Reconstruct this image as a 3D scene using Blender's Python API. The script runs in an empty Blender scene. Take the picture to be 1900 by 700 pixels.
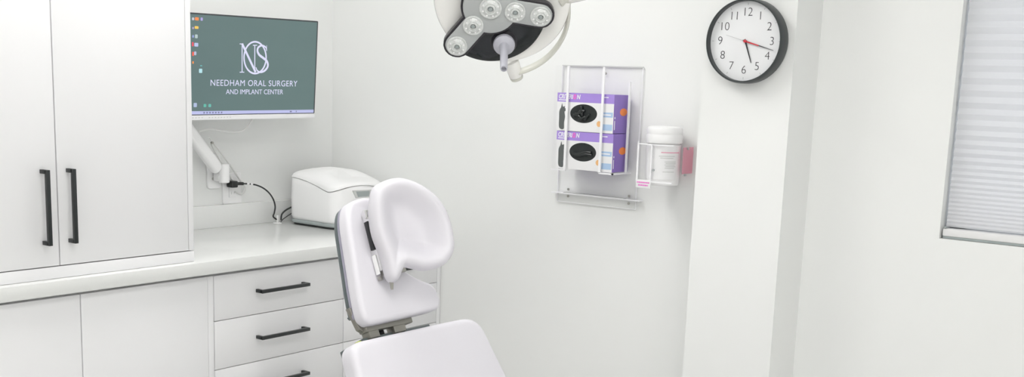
import bpy, bmesh, math, random
from mathutils import Vector, Matrix
from mathutils.geometry import tessellate_polygon
PI = math.pi
R = math.radians
rnd = random.Random(7)
scene = bpy.context.scene
COL = scene.collection

# ------------------------------------------------------------------ camera
F = 2126.4; CX = 950.0; CY = 544.5
YAW, PITCH, ROLL = 0.647713537, 0.184123997, 0.0353937336
CAM = Vector((3.4826, -3.335, 1.4934))
fw = Vector((-math.sin(YAW) * math.cos(PITCH), math.cos(YAW) * math.cos(PITCH), -math.sin(PITCH)))
rt0 = Vector((math.cos(YAW), math.sin(YAW), 0)); up0 = rt0.cross(fw)
rt = math.cos(ROLL) * rt0 + math.sin(ROLL) * up0
up = -math.sin(ROLL) * rt0 + math.cos(ROLL) * up0
cd = bpy.data.cameras.new('camera'); cam = bpy.data.objects.new('camera', cd); COL.objects.link(cam)
cam.matrix_world = Matrix(((rt.x, up.x, -fw.x, CAM.x), (rt.y, up.y, -fw.y, CAM.y), (rt.z, up.z, -fw.z, CAM.z), (0, 0, 0, 1)))
cd.sensor_fit = 'HORIZONTAL'; cd.sensor_width = 36; cd.lens = 36 * F / 1900
cd.shift_x = 0; cd.shift_y = (CY - 350) / 1900
cd.clip_start = .05; cd.clip_end = 60
scene.camera = cam

def at(px, py, ax, val):
    """the point of the plane (axis ax = val) seen at a pixel of the 1900x700 photograph"""
    d = rt * ((px - CX) / F) - up * ((py - CY) / F) + fw
    t = (val - CAM[ax]) / d[ax]
    return CAM + d * t

# ------------------------------------------------------------------ materials
def mat(name, color, rough=.5, metal=0, bump=0, bscale=200, var=0, vscale=8, coat=0, emit=None, estr=0, spec=.5, sub=0):
    m = bpy.data.materials.new(name); m.use_nodes = True
    nt = m.node_tree; b = nt.nodes['Principled BSDF']
    c = (*color, 1)
    b.inputs['Base Color'].default_value = c
    b.inputs['Roughness'].default_value = rough
    b.inputs['Metallic'].default_value = metal
    b.inputs['Specular IOR Level'].default_value = spec
    b.inputs['Coat Weight'].default_value = coat
    if emit:
        b.inputs['Emission Color'].default_value = (*emit, 1); b.inputs['Emission Strength'].default_value = estr
    tc = nt.nodes.new('ShaderNodeTexCoord')
    if var:
        n = nt.nodes.new('ShaderNodeTexNoise'); n.inputs['Scale'].default_value = vscale; n.inputs['Detail'].default_value = 4
        nt.links.new(tc.outputs['Object'], n.inputs['Vector'])
        r = nt.nodes.new('ShaderNodeMix'); r.data_type = 'RGBA'
        r.inputs[6].default_value = (*[x * (1 - var) for x in color], 1); r.inputs[7].default_value = (*[min(1, x * (1 + var)) for x in color], 1)
        nt.links.new(n.outputs['Fac'], r.inputs[0]); nt.links.new(r.outputs[2], b.inputs['Base Color'])
    if bump:
        n = nt.nodes.new('ShaderNodeTexNoise'); n.inputs['Scale'].default_value = bscale; n.inputs['Detail'].default_value = 3
        nt.links.new(tc.outputs['Object'], n.inputs['Vector'])
        bp = nt.nodes.new('ShaderNodeBump'); bp.inputs['Strength'].default_value = bump; bp.inputs['Distance'].default_value = .001
        nt.links.new(n.outputs['Fac'], bp.inputs['Height']); nt.links.new(bp.outputs['Normal'], b.inputs['Normal'])
    return m

def clear_mat(name, tint=(1, 1, 1), body=.005, gloss=.005):
    """clear acrylic: mostly see-through, a little reflection, a little haze"""
    m = bpy.data.materials.new(name); m.use_nodes = True; nt = m.node_tree; nt.nodes.clear()
    o = nt.nodes.new('ShaderNodeOutputMaterial')
    t = nt.nodes.new('ShaderNodeBsdfTransparent'); t.inputs[0].default_value = (*tint, 1)
    g = nt.nodes.new('ShaderNodeBsdfGlossy'); g.inputs['Roughness'].default_value = .08; g.inputs[0].default_value = (.95, .95, .95, 1)
    d = nt.nodes.new('ShaderNodeBsdfDiffuse'); d.inputs[0].default_value = (*tint, 1)
    a = nt.nodes.new('ShaderNodeMixShader'); a.inputs[0].default_value = gloss
    b = nt.nodes.new('ShaderNodeMixShader'); b.inputs[0].default_value = body
    nt.links.new(t.outputs[0], a.inputs[1]); nt.links.new(g.outputs[0], a.inputs[2])
    nt.links.new(a.outputs[0], b.inputs[1]); nt.links.new(d.outputs[0], b.inputs[2]); nt.links.new(b.outputs[0], o.inputs[0])
    return m

M = dict(
    wall=mat('wall_paint', (.885, .895, .885), .6, bump=.05, bscale=350, var=.006, vscale=3),
    ceiling=mat('ceiling_paint', (.92, .92, .92), .8, bump=.05),
    floor=mat('floor_vinyl', (.74, .73, .71), .45, var=.03, vscale=12),
    cabinet=mat('cabinet_laminate', (.88, .88, .895), .38, var=.004, vscale=2),
    gap=mat('cabinet_carcass', (.42, .42, .41), .7, var=.02),
    quartz=mat('quartz_counter', (.80, .81, .80), .25, var=.025, vscale=260, coat=.1),
    handle=mat('black_handle', (.022, .026, .027), .35, bump=.04),
    vinyl=mat('white_vinyl', (.75, .735, .785), .42, bump=.06, bscale=500, var=.004, vscale=4),
    shell=mat('dark_shell', (.10, .125, .13), .3, var=.05, coat=.3),
    shellrim=mat('grey_shell_rim', (.33, .32, .40), .3, var=.02),
    chrome=mat('chrome', (.78, .78, .78), .15, 1, bump=.01),
    steel=mat('brushed_steel', (.42, .41, .38), .32, 1, var=.05, vscale=60),
    castmetal=mat('cast_bracket', (.30, .29, .26), .42, .6, var=.05),
    black=mat('black_plastic', (.016, .018, .019), .4, var=.05),
    whiteplastic=mat('white_plastic', (.93, .93, .935), .35, var=.004),
    greyplastic=mat('grey_plastic', (.36, .40, .40), .4, var=.01),
    bezel=mat('monitor_bezel', (.88, .88, .90), .4, var=.004),
    bezeldark=mat('monitor_edge', (.05, .055, .06), .4, var=.01),
    lampwhite=mat('lamp_white', (.90, .895, .87), .25, coat=.3, var=.004),
    lampshaded=mat('lamp_white_shaded', (.68, .68, .62), .4, var=.01),  # shading of the yoke put into a greyer colour than the housing
    lampgrey=mat('lamp_grey_cover', (.44, .46, .46), .3, var=.02, coat=.2),
    lampglass=mat('lamp_dark_cover', (.012, .016, .018), .08, coat=.2, var=.02, spec=.35),
    rim=mat('lamp_black_rim', (.018, .016, .022), .3, var=.02),
    lens=mat('lens_clear_plastic', (.68, .70, .69), .12, coat=.8, var=.22, vscale=160, bump=.8, bscale=150),
    handlelilac=mat('lamp_handle_grey', (.50, .50, .56), .4, var=.01),
    purple=mat('purple_carton', (.27, .165, .55), .5, var=.01),
    purplelight=mat('light_purple_carton', (.39, .265, .72), .5, var=.01),
    cartonwhite=mat('white_carton', (.86, .86, .87), .5, var=.004),
    nitrile=mat('black_nitrile', (.014, .018, .018), .35, var=.5, vscale=60, bump=.6, bscale=60),
    printgrey=mat('grey_print', (.10, .11, .11), .5, var=.03),
    orange=mat('orange_print', (.95, .27, .05), .5, var=.02),
    amber=mat('amber_print', (.86, .50, .22), .5, var=.02),
    blue=mat('blue_print', (.42, .58, .80), .5, var=.02),
    magenta=mat('magenta_print', (.85, .16, .62), .5, var=.02),
    whiteink=mat('white_print', (.88, .88, .92), .5, var=.004),
    pink=mat('pink_print', (.80, .38, .50), .5, var=.02),
    palegrey=mat('pale_grey_print', (.62, .63, .62), .5, var=.01),
    acrylic=clear_mat('clear_acrylic'),
    acrylicreflect=clear_mat('acrylic_pink_reflection', (.98, .66, .74), .35),  # pink reflection on the bracket side put into the tint
    acrylicedgelit=mat('acrylic_edge_lit', (.93, .93, .95), .3, var=.004),  # light caught by the clear edges, painted as opaque white
    clockring=mat('clock_black_case', (.035, .042, .044), .4, var=.05),
    clockface=mat('clock_white_dial', (.84, .85, .865), .5, var=.004),
    ink=mat('black_ink', (.03, .03, .035), .5, var=.02),
    red=mat('red_hand', (.62, .04, .06), .4, var=.02),
    palehand=mat('pale_hand', (.45, .45, .46), .4, var=.02),
    shade=mat('pleated_fabric', (.88, .885, .90), .7, bump=.05, var=.004),
    shaderail=mat('shade_rail', (.84, .84, .84), .4, var=.004),
    tube=mat('white_cable', (.80, .80, .79), .45, var=.004),
)
# thin fabric lets some daylight through
_nt = M['shade'].node_tree; _o = _nt.nodes['Material Output']; _p = _nt.nodes['Principled BSDF']
_t = _nt.nodes.new('ShaderNodeBsdfTranslucent'); _t.inputs[0].default_value = (.9, .905, .93, 1)
_m = _nt.nodes.new('ShaderNodeMixShader'); _m.inputs[0].default_value = .35
_nt.links.new(_p.outputs[0], _m.inputs[1]); _nt.links.new(_t.outputs[0], _m.inputs[2]); _nt.links.new(_m.outputs[0], _o.inputs[0])
def emis(name, col, s):
    m = bpy.data.materials.new(name); m.use_nodes = True; nt = m.node_tree
    b = nt.nodes['Principled BSDF']
    b.inputs['Base Color'].default_value = (.02, .02, .02, 1); b.inputs['Roughness'].default_value = .3
    n = nt.nodes.new('ShaderNodeTexNoise'); n.inputs['Scale'].default_value = 3
    r = nt.nodes.new('ShaderNodeMix'); r.data_type = 'RGBA'
    r.inputs[6].default_value = (*[c * .94 for c in col], 1); r.inputs[7].default_value = (*[c * 1.06 for c in col], 1)
    nt.links.new(n.outputs['Fac'], r.inputs[0]); nt.links.new(r.outputs[2], b.inputs['Emission Color'])
    b.inputs['Emission Strength'].default_value = s
    return m

# ------------------------------------------------------------------ mesh helpers
def bx(bm, x0, x1, y0, y1, z0, z1, bev=0, mtx=None, seg=2):
    ret = bmesh.ops.create_cube(bm, size=1)
    vs = ret['verts']
    bmesh.ops.transform(bm, verts=vs, matrix=Matrix.Translation(((x0 + x1) / 2, (y0 + y1) / 2, (z0 + z1) / 2)) @ Matrix.Diagonal((abs(x1 - x0), abs(y1 - y0), abs(z1 - z0), 1)))
    if bev:
        es = list({e for v in vs for e in v.link_edges})
        r = bmesh.ops.bevel(bm, geom=es, offset=bev, segments=seg, affect='EDGES', profile=.5)
        vs = list({v for v in vs if v.is_valid} | {v for v in r['verts']})
    if mtx is not None: bmesh.ops.transform(bm, verts=vs, matrix=mtx)
    return vs

def frame(o, x, y):
    x = Vector(x).normalized(); y = Vector(y); z = x.cross(y).normalized(); y = z.cross(x)
    return Matrix(((x.x, y.x, z.x, o[0]), (x.y, y.y, z.y, o[1]), (x.z, y.z, z.z, o[2]), (0, 0, 0, 1)))

def cyl(bm, a, b, r0, r1=None, seg=32, bev=0):
    a = Vector(a); b = Vector(b); d = b - a; r1 = r0 if r1 is None else r1
    q = d.to_track_quat('Z', 'Y').to_matrix().to_4x4()
    ret = bmesh.ops.create_cone(bm, cap_ends=True, segments=seg, radius1=r0, radius2=r1, depth=d.length)
    vs = ret['verts']
    if bev:
        es = [e for e in {e for v in vs for e in v.link_edges} if len([f for f in e.link_faces if len(f.verts) > 4])]
        r = bmesh.ops.bevel(bm, geom=es, offset=bev, segments=2, affect='EDGES', profile=.5)
        vs = list({v for v in vs if v.is_valid} | set(r['verts']))
    bmesh.ops.transform(bm, verts=vs, matrix=Matrix.Translation((a + b) / 2) @ q)
    return vs

def lathe(bm, prof, mtx=None, seg=48, a0=0, a1=2 * PI):
    """prof: (radius, z) pairs, revolved about z"""
    full = abs(a1 - a0 - 2 * PI) < 1e-6
    n = seg if full else seg + 1
    rings = []
    for (r, z) in prof:
        if r < 1e-6:
            rings.append([bm.verts.new((0, 0, z))])
        else:
            rings.append([bm.verts.new((r * math.cos(a0 + (a1 - a0) * i / seg), r * math.sin(a0 + (a1 - a0) * i / seg), z)) for i in range(n)])
    for A, B in zip(rings, rings[1:]):
        for i in range(seg):
            j = (i + 1) % n
            if len(A) == 1 and len(B) == 1: continue
            if len(A) == 1: bm.faces.new((A[0], B[j], B[i]))
            elif len(B) == 1: bm.faces.new((A[i], A[j], B[0]))
            else: bm.faces.new((A[i], A[j], B[j], B[i]))
    vs = [v for r in rings for v in r]
    if mtx is not None: bmesh.ops.transform(bm, verts=vs, matrix=mtx)
    return vs

def smooth_path(pts, sub=8, closed=False):
    pts = [Vector(p) for p in pts]; n = len(pts); out = []
    rng = range(n) if closed else range(n - 1)
    for i in rng:
        p1 = pts[i]; p2 = pts[(i + 1) % n]
        p0 = pts[(i - 1) % n] if closed or i > 0 else p1 * 2 - p2
        p3 = pts[(i + 2) % n] if closed or i < n - 2 else p2 * 2 - p1
        for k in range(sub):
            t = k / sub
            out.append(.5 * ((2 * p1) + (p2 - p0) * t + (2 * p0 - 5 * p1 + 4 * p2 - p3) * t * t + (3 * p1 - p0 - 3 * p2 + p3) * t ** 3))
    if not closed: out.append(pts[-1])
    return out

def tube(bm, pts, r, seg=12, smooth=8, closed=False, flat=None):
    P = smooth_path(pts, smooth, closed) if smooth else [Vector(p) for p in pts]
    n = len(P); rings = []; nrm = None
    for i, p in enumerate(P):
        if closed: t = (P[(i + 1) % n] - P[(i - 1) % n])
        else: t = (P[min(i + 1, n - 1)] - P[max(i - 1, 0)])
        t.normalize()
        if nrm is None:
            nrm = t.cross(Vector((0, 0, 1)));
            if nrm.length < .1: nrm = t.cross(Vector((1, 0, 0)))
        nrm = (nrm - t * nrm.dot(t)).normalized(); b = t.cross(nrm)
        rings.append([bm.verts.new(p + (nrm * math.cos(2 * PI * k / seg) + b * math.sin(2 * PI * k / seg)) * r) for k in range(seg)])
    m = n if closed else n - 1
    for i in range(m):
        A = rings[i]; B = rings[(i + 1) % n]
        for k in range(seg): bm.faces.new((A[k], A[(k + 1) % seg], B[(k + 1) % seg], B[k]))
    if not closed: bm.faces.new(rings[0][::-1]); bm.faces.new(rings[-1])

def area2(P): return sum(P[i][0] * P[(i + 1) % len(P)][1] - P[(i + 1) % len(P)][0] * P[i][1] for i in range(len(P))) / 2

def slab(bm, outline, z0, z1, rad, mtx=None, crown=0, segs=6, rad_back=None):
    """rounded-edge solid over a 2D outline (local xy), between local z0 and z1"""
    P = [Vector((p[0], p[1])) for p in outline]
    if area2(P) < 0: P.reverse()
    n = len(P); N = []
    for i in range(n):
        t = (P[(i + 1) % n] - P[(i - 1) % n]); t.normalize(); N.append(Vector((t.y, -t.x)))
    rb = rad if rad_back is None else rad_back
    prof = []
    if rb > 0: prof += [(rb * (1 - math.sin(a)), z0 + rb * (1 - math.cos(a))) for a in [PI / 2 * k / segs for k in range(segs + 1)]]
    else: prof.append((0, z0))
    if rad > 0: prof += [(rad * (1 - math.cos(a)), z1 - rad * (1 - math.sin(a))) for a in [PI / 2 * k / segs for k in range(segs + 1)]]
    else: prof.append((0, z1))
    rings = [[bm.verts.new((*(P[i] - N[i] * ins), z)) for i in range(n)] for ins, z in prof]
    for A, B in zip(rings, rings[1:]):
        for i in range(n): bm.faces.new((A[i], A[(i + 1) % n], B[(i + 1) % n], B[i]))
    for ring, flip in ((rings[0], True), (rings[-1], False)):
        tris = tessellate_polygon([[v.co.copy() for v in ring]])
        for t in tris:
            a, b, c = (ring[k] for k in t)
            nz = (b.co - a.co).cross(c.co - a.co).z
            if (nz < 0) != flip: a, c = c, a
            try: bm.faces.new((a, b, c))
            except ValueError: pass
    vs = [v for r in rings for v in r]
    if mtx is not None: bmesh.ops.transform(bm, verts=vs, matrix=mtx)
    return vs

def round_rect(x0, x1, y0, y1, r, seg=6):
    o = []
    for cx, cy, a in ((x1 - r, y1 - r, 0), (x0 + r, y1 - r, 90), (x0 + r, y0 + r, 180), (x1 - r, y0 + r, 270)):
        for k in range(seg + 1):
            t = R(a + 90 * k / seg); o.append((cx + r * math.cos(t), cy + r * math.sin(t)))
    return o

def ellipse(cx, cy, a, b, n=48): return [(cx + a * math.cos(2 * PI * k / n), cy + b * math.sin(2 * PI * k / n)) for k in range(n)]

def origin_of(o):
    v = Vector((0, 0, 0))
    while o is not None: v += o.location; o = o.parent
    return v

def obj(name, bm, material, parent=None, smooth=35, loc=None):
    """one mesh object from world-space geometry"""
    base = origin_of(parent) if parent is not None else Vector((0, 0, 0))
    if loc is not None: base = base + Vector(loc) if parent is not None else Vector(loc)
    bmesh.ops.recalc_face_normals(bm, faces=bm.faces[:])
    bmesh.ops.translate(bm, verts=bm.verts[:], vec=-base)
    me = bpy.data.meshes.new(name); bm.to_mesh(me); bm.free()
    me.materials.append(material)
    o = bpy.data.objects.new(name, me); COL.objects.link(o)
    if parent is not None: o.parent = parent
    elif loc is not None: o.location = loc
    if smooth:
        for p in me.polygons: p.use_smooth = True
        me.set_sharp_from_angle(angle=R(smooth))
    return o

def thing(name, label, cat, loc, group=None):
    o = bpy.data.objects.new(name, None); COL.objects.link(o); o.empty_display_size = .05
    o.location = loc; o['label'] = label; o['category'] = cat
    if group: o['group'] = group
    return o
def tag(o, label, cat, group=None):
    o['label'] = label; o['category'] = cat
    if group: o['group'] = group
    return o
def struct(name, bm, m, parent=None):
    o = obj(name, bm, m, parent); 
    if parent is None: o['kind'] = 'structure'
    return o
def B(): return bmesh.new()

def text_bm(body, size, mtx, shear=0, offset=0, extr=.0003, sx=1.0, spacing=1.0):
    c = bpy.data.curves.new('glyphs', 'FONT'); c.body = body; c.size = size; c.align_x = 'CENTER'; c.align_y = 'CENTER'
    c.extrude = extr; c.offset = offset; c.shear = shear; c.space_character = spacing
    o = bpy.data.objects.new('glyphs', c); COL.objects.link(o)
    bpy.context.view_layer.update()
    me = bpy.data.meshes.new_from_object(o.evaluated_get(bpy.context.evaluated_depsgraph_get()))
    bm = B(); bm.from_mesh(me)
    bpy.data.objects.remove(o); bpy.data.curves.remove(c); bpy.data.meshes.remove(me)
    bmesh.ops.transform(bm, verts=bm.verts[:], matrix=mtx @ Matrix.Diagonal((sx, 1, 1, 1)))
    return bm

def join(bm, other):
    me = bpy.data.meshes.new('t'); other.to_mesh(me); other.free(); bm.from_mesh(me); bpy.data.meshes.remove(me)

# ------------------------------------------------------------------ the room
RX, RY, RZ = 4.7, -4.5, 2.62
CT = .91                                   # counter top height
bm = B(); bx(bm, -.1, RX + .1, RY - .1, .2, -.1, 0); struct('floor', bm, M['floor'])
bm = B(); bx(bm, -.1, RX + .1, RY - .1, .2, RZ, RZ + .1); struct('ceiling', bm, M['ceiling'])
bm = B(); bx(bm, -.1, 0, RY - .1, .2, 0, RZ); struct('wall_left', bm, M['wall'])
bm = B(); bx(bm, RX, RX + .1, RY - .1, .2, 0, RZ); struct('wall_right', bm, M['wall'])
bm = B(); bx(bm, 0, RX, RY - .1, RY, 0, RZ); struct('wall_front', bm, M['wall'])
# back wall with the window opening
WX0, WX1, WZ0, WZ1, WD = 2.484, 3.85, 1.0895, 2.25, .12
bm = B()
bx(bm, 0, WX0, 0, WD, 0, RZ); bx(bm, WX1, RX, 0, WD, 0, RZ); bx(bm, WX0, WX1, 0, WD, 0, WZ0); bx(bm, WX0, WX1, 0, WD, WZ1, RZ)
bmesh.ops.remove_doubles(bm, verts=bm.verts[:], dist=.0001)
struct('wall_back', bm, M['wall'])
# boxed-out column
PXa, PXb, PD = 1.787, 2.079, .18
bm = B(); bx(bm, PXa, PXb, -PD, 0, 0, RZ, ); struct('wall_column', bm, M['wall'])
# window frame and panes behind the shade
bm = B()
for (a, b, c, d) in ((WX0, WX0 + .05, WZ0, WZ1), (WX1 - .05, WX1, WZ0, WZ1), (WX0, WX1, WZ0, WZ0 + .05), (WX0, WX1, WZ1 - .05, WZ1), ((WX0 + WX1) / 2 - .02, (WX0 + WX1) / 2 + .02, WZ0, WZ1)):
    bx(bm, a, b, .085, .118, c, d, .002)
wf = struct('window_1', bm, M['shaderail'])
bm = B(); bx(bm, WX0 + .04, WX1 - .04, .1, .106, WZ0 + .04, WZ1 - .04); obj('window_pane', bm, M['acrylic'], wf)
bm = B(); bx(bm, .64, 1.787, -.014, 0, 0, .1, .003); struct('baseboard_back', bm, M['whiteplastic'])
bm = B(); bx(bm, 2.079, RX, -.014, 0, 0, .1, .003); struct('baseboard_right', bm, M['whiteplastic'])

# unseen ceiling light panels, added and placed to even out the light
emL = emis('added_light_diffuser', (1, .99, .965), 7.0)
for i, (lx, ly, lab) in enumerate(((.95, -1.25, 'added unseen ceiling light panel in the corner over the monitor'), (2.45, -2.1, 'added unseen ceiling light panel in the middle of the ceiling'),
                   (4.1, -2.35, 'added unseen ceiling light panel nearest the window'), (4.1, -3.75, 'added unseen ceiling light panel in the rear right corner'))):
    t = thing('added_ceiling_light', lab, 'light', (lx, ly, RZ), 'added ceiling light panels')
    bm = B()
    for (a, b, c, d) in ((-.33, .33, -.63, -.6), (-.33, .33, .6, .63), (-.33, -.3, -.6, .6), (.3, .33, -.6, .6)):
        bx(bm, lx + a, lx + b, ly + c, ly + d, RZ - .014, RZ, .002)
    obj('frame', bm, M['whiteplastic'], t)
    bm = B(); bx(bm, lx - .3, lx + .3, ly - .6, ly + .6, RZ - .009, RZ - .003); obj('diffuser', bm, emL, t)

# ------------------------------------------------------------------ cabinets
HX = .605                                # hutch door front plane
def bar_handle(parent, p, axis, L, black=M['handle'], proj=.034):
    """square bar pull on a front facing +x ; p = centre on the front"""
    bm = B(); x, y, z = p; w = .0055
    if axis == 'z':
        bx(bm, x + proj - .011, x + proj, y - w, y + w, z - L / 2, z + L / 2, .001)
        for s in (-1, 1): bx(bm, x, x + proj - .004, y - w, y + w, z + s * (L / 2 - w) - w, z + s * (L / 2 - w) + w, .001)
    else:
        bx(bm, x + proj - .011, x + proj, y - L / 2, y + L / 2, z - w, z + w, .001)
        for s in (-1, 1): bx(bm, x, x + proj - .004, y + s * (L / 2 - w) - w, y + s * (L / 2 - w) + w, z - w, z + w, .001)
    o = obj('handle', bm, black, parent, 30); o['label'] = 'black square bar handle'
    return o

# tall wall cabinet standing on the counter
t = thing('storage_cabinet', 'tall white storage cabinet with two doors standing on the counter', 'cabinet', (.3, -1.6, CT))
bm = B()
y0, y1 = -2.07, -1.155
bx(bm, .003, HX - .022, y0, y1, CT + .001, 2.4)
obj('body', bm, M['cabinet'], t)
bm = B(); bx(bm, HX - .022, HX, y0, y1, CT + .001, .9435, .001); obj('base_rail', bm, M['cabinet'], t)
bm = B(); bx(bm, HX - .022, HX, y1 - .0185, y1, .946, 2.4, .001); obj('side_panel', bm, M['cabinet'], t)
for (a, b, hy) in ((-2.052, -1.6045, -1.6475), (-1.6015, -1.1755, -1.5705)):
    bm = B(); bx(bm, HX - .02, HX, a, b, .9465, 2.36, .0012); d = obj('door', bm, M['cabinet'], t)
    bar_handle(d, (HX, hy, 1.1105), 'z', .205)

# base cabinets
FX = .61; BT = .862
def cab_body(t, ya, yb):
    bm = B(); bx(bm, .003, FX - .021, ya, yb, .1, BT)
    bx(bm, .003, FX - .08, ya, yb, 0, .1)
    obj('body', bm, M['cabinet'], t)
t = thing('base_cabinet', 'white two-door base cabinet under the tall storage cabinet, at the far left', 'cabinet', (.3, -2.0, 0))
cab_body(t, -2.46, -1.5485)
for a, b in ((-2.459, -2.006), (-2.003, -1.5495)):
    bm = B(); bx(bm, FX - .02, FX, a, b, .105, BT - .004, .0012); obj('door', bm, M['cabinet'], t)
t = thing('base_cabinet', 'white base cabinet with a plain handleless door, left of the drawers', 'cabinet', (.3, -1.32, 0))
cab_body(t, -1.5475, -1.0875)
bm = B(); bx(bm, FX - .02, FX, -1.5465, -1.11, .105, BT - .004, .0012); obj('door', bm, M['cabinet'], t)
bm = B(); bx(bm, FX - .02, FX, -1.1092, -1.0885, .105, BT - .004, .0008); obj('filler_strip', bm, M['cabinet'], t)
for nm, ya, yb, lab, hc in (('drawer_cabinet', -1.0865, -.5245, 'white drawer cabinet with black bar handles, left of the chair', -.8155),
                         ('drawer_cabinet', -.5235, -.0225, 'white drawer cabinet half hidden behind the chair, next to the wall', -.27)):
    t = thing(nm, lab, 'cabinet', (.3, (ya + yb) / 2, 0), 'drawer cabinets under the counter')
    cab_body(t, ya, yb)
    zs = [BT - .004, .7115, .553, .3945, .105]
    for k in range(4):
        bm = B(); bx(bm, FX - .02, FX, ya + .0012, yb - .0012, zs[k + 1] + .0012, zs[k] - .0012, .0008); d = obj('drawer', bm, M['cabinet'], t)
        hz = (.7905, .636, .4815, .24)[k]
        bar_handle(d, (FX, hc, hz), 'y', .208)
bm = B(); bx(bm, .003, FX, -.0215, -.001, .0, BT, .0008)
tag(obj('end_panel', bm, M['cabinet'], None, loc=(.3, -.01, 0)), 'narrow white end panel between the last drawers and the wall', 'panel')

# countertop
t = thing('countertop', 'pale grey quartz countertop running over all the base cabinets', 'countertop', (.3, -1.2, BT + .006))
bm = B(); bx(bm, .001, .635, -2.48, -.001, .8695, CT, .0015); obj('worktop', bm, M['quartz'], t)
bm = B(); bx(bm, .001, .02, -1.154, -.001, CT, .993, .001); obj('backsplash', bm, M['quartz'], t)
bm = B(); bx(bm, .0205, .635, -.02, -.001, CT, .993, .001); obj('backsplash', bm, M['quartz'], t)
bm = B(); bx(bm, .003, FX - .03, -2.46, -.022, BT + .0005, .869); obj('support_strip', bm, M['gap'], t)

# ------------------------------------------------------------------ monitor
mW, mH = .612, .362
mx = .19
scr0 = Vector((mx, -.5715, 1.5015))
tilt = R(3.1)
MU = Vector((math.sin(tilt), 0, math.cos(tilt))); MW = Vector((0, 1, 0))
MF = frame(scr0, MW, MU)                    # local x right, y up, z toward room (+x)
MF = Matrix.Translation(scr0) @ Matrix(((0, MU.x, math.cos(tilt), 0), (math.cos(R(.6)), 0, 0, 0), (math.sin(R(.6)), MU.z, -math.sin(tilt), 0), (0, 0, 0, 1)))
t = thing('monitor', 'flat computer monitor with a grey-green logo screen on the wall arm', 'monitor', (mx, -.57, 1.32))
bm = B(); slab(bm, round_rect(-mW / 2, mW / 2, -mH / 2, mH / 2, .006), -.028, -.003, .003, MF, rad_back=.008)
obj('housing', bm, M['bezel'], t)
bm = B(); s = round_rect(-mW / 2, mW / 2, -mH / 2 + .0165, mH / 2, .004); slab(bm, s, -.003, .0, .0008, MF, rad_back=0); obj('edge_trim', bm, M['bezeldark'], t)
bm = B(); slab(bm, round_rect(-mW / 2, mW / 2, -mH / 2, -mH / 2 + .0165, .003), -.003, .0012, .001, MF, rad_back=0)
obj('lower_bezel', bm, M['bezel'], t)
for k in range(12):
    bm = B(); x = -.262 + k * .013 + (.018 if k > 3 else 0); bx(bm, x, x + .006, -mH / 2 + .007, -mH / 2 + .0095, .0012, .0015, mtx=MF); obj('bezel_mark', bm, M['palegrey'], t)
# picture area
sw, sb, st = mW / 2 - .006, -mH / 2 + .0195, mH / 2 - .005
bm = B(); bx(bm, -sw, sw, sb, st, 0, .0004, mtx=MF)
scr = obj('screen', bm, emis('screen_green', (.088, .145, .142), 1.0), t)
bm = B(); bx(bm, -sw, sw, sb, sb + .0115, .0004, .0007, mtx=MF); obj('taskbar', bm, emis('taskbar_lilac', (.42, .44, .68), 1.0), scr)
emD = emis('taskbar_dark', (.16, .17, .30), 1.0)
for (x0, x1) in [(-.215 + k * .0125, -.2085 + k * .0125) for k in range(7)] + [(.18, .19), (.21, .214)]:
    bm = B(); bx(bm, x0, x1, sb + .003, sb + .0085, .0007, .0009, mtx=MF); obj('taskbar_button', bm, emD, scr)
emW = emis('logo_white', (.62, .62, .80), 1.0)
def loc_of(px, py):                          # a pixel on the screen -> local coordinates of the screen
    d = rt * ((px - CX) / F) - up * ((py - CY) / F) + fw
    n = MF.to_3x3() @ Vector((0, 0, 1)); tt = (scr0 - CAM).dot(n) / d.dot(n)
    q = MF.inverted() @ (CAM + d * tt); return q
a = loc_of(390, 154); b = loc_of(551, 156)
tb = text_bm('NEEDHAM ORAL SURGERY', .0305, MF @ Matrix.Translation(((a.x + b.x) / 2, (a.y + b.y) / 2, .0007)), extr=.0001, spacing=1.08)
def fit(tbm, width):
    """scale text about its centre along local x to a width"""
    inv = MF.inverted(); xs = [(inv @ v.co).x for v in tbm.verts]; w = max(xs) - min(xs); c = (max(xs) + min(xs)) / 2
    bmesh.ops.transform(tbm, verts=tbm.verts[:], matrix=MF @ Matrix.Translation((c, 0, 0)) @ Matrix.Diagonal((width / w, 1, 1, 1)) @ Matrix.Translation((-c, 0, 0)) @ inv)
fit(tb, b.x - a.x); obj('logo_text', tb, emW, scr, 0)
a = loc_of(419, 170.5); b = loc_of(525, 171.5)
tb = text_bm('AND IMPLANT CENTER', .0245, MF @ Matrix.Translation(((a.x + b.x) / 2, (a.y + b.y) / 2, .0007)), extr=.0001)
fit(tb, b.x - a.x); obj('logo_text', tb, emW, scr, 0)
# monogram: letters N, O, S interlaced
def stroke(bm, pts, w, closed=False, sm=10, z=.0006, wf=None):
    P = smooth_path([(p[0], p[1], 0) for p in pts], sm, closed) if sm else [Vector((p[0], p[1], 0)) for p in pts]
    n = len(P); L = []; Rr = []
    for i, p in enumerate(P):
        tt = (P[(i + 1) % n] - P[i - 1]) if closed else (P[min(i + 1, n - 1)] - P[max(i - 1, 0)])
        tt.normalize(); nn = Vector((-tt.y, tt.x, 0)); ww = w * (wf(i / n) if wf else 1) / 2
        L.append(bm.verts.new(MF @ Vector((p.x + nn.x * ww, p.y + nn.y * ww, z)))); Rr.append(bm.verts.new(MF @ Vector((p.x - nn.x * ww, p.y - nn.y * ww, z))))
    for i in range(n if closed else n - 1):
        j = (i + 1) % n; bm.faces.new((L[i], L[j], Rr[j], Rr[i]))
def Lp(px, py): q = loc_of(px, py); return (q.x, q.y)
bm = B()
stroke(bm, [Lp(449, 82), Lp(449, 134)], .004, sm=0)                      # N left stem
stroke(bm, [Lp(449, 81), Lp(474, 134)], .0085, sm=0, z=.0007)            # N diagonal
stroke(bm, [Lp(472.5, 84), Lp(472.5, 134)], .004, sm=0)                      # N right stem
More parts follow.
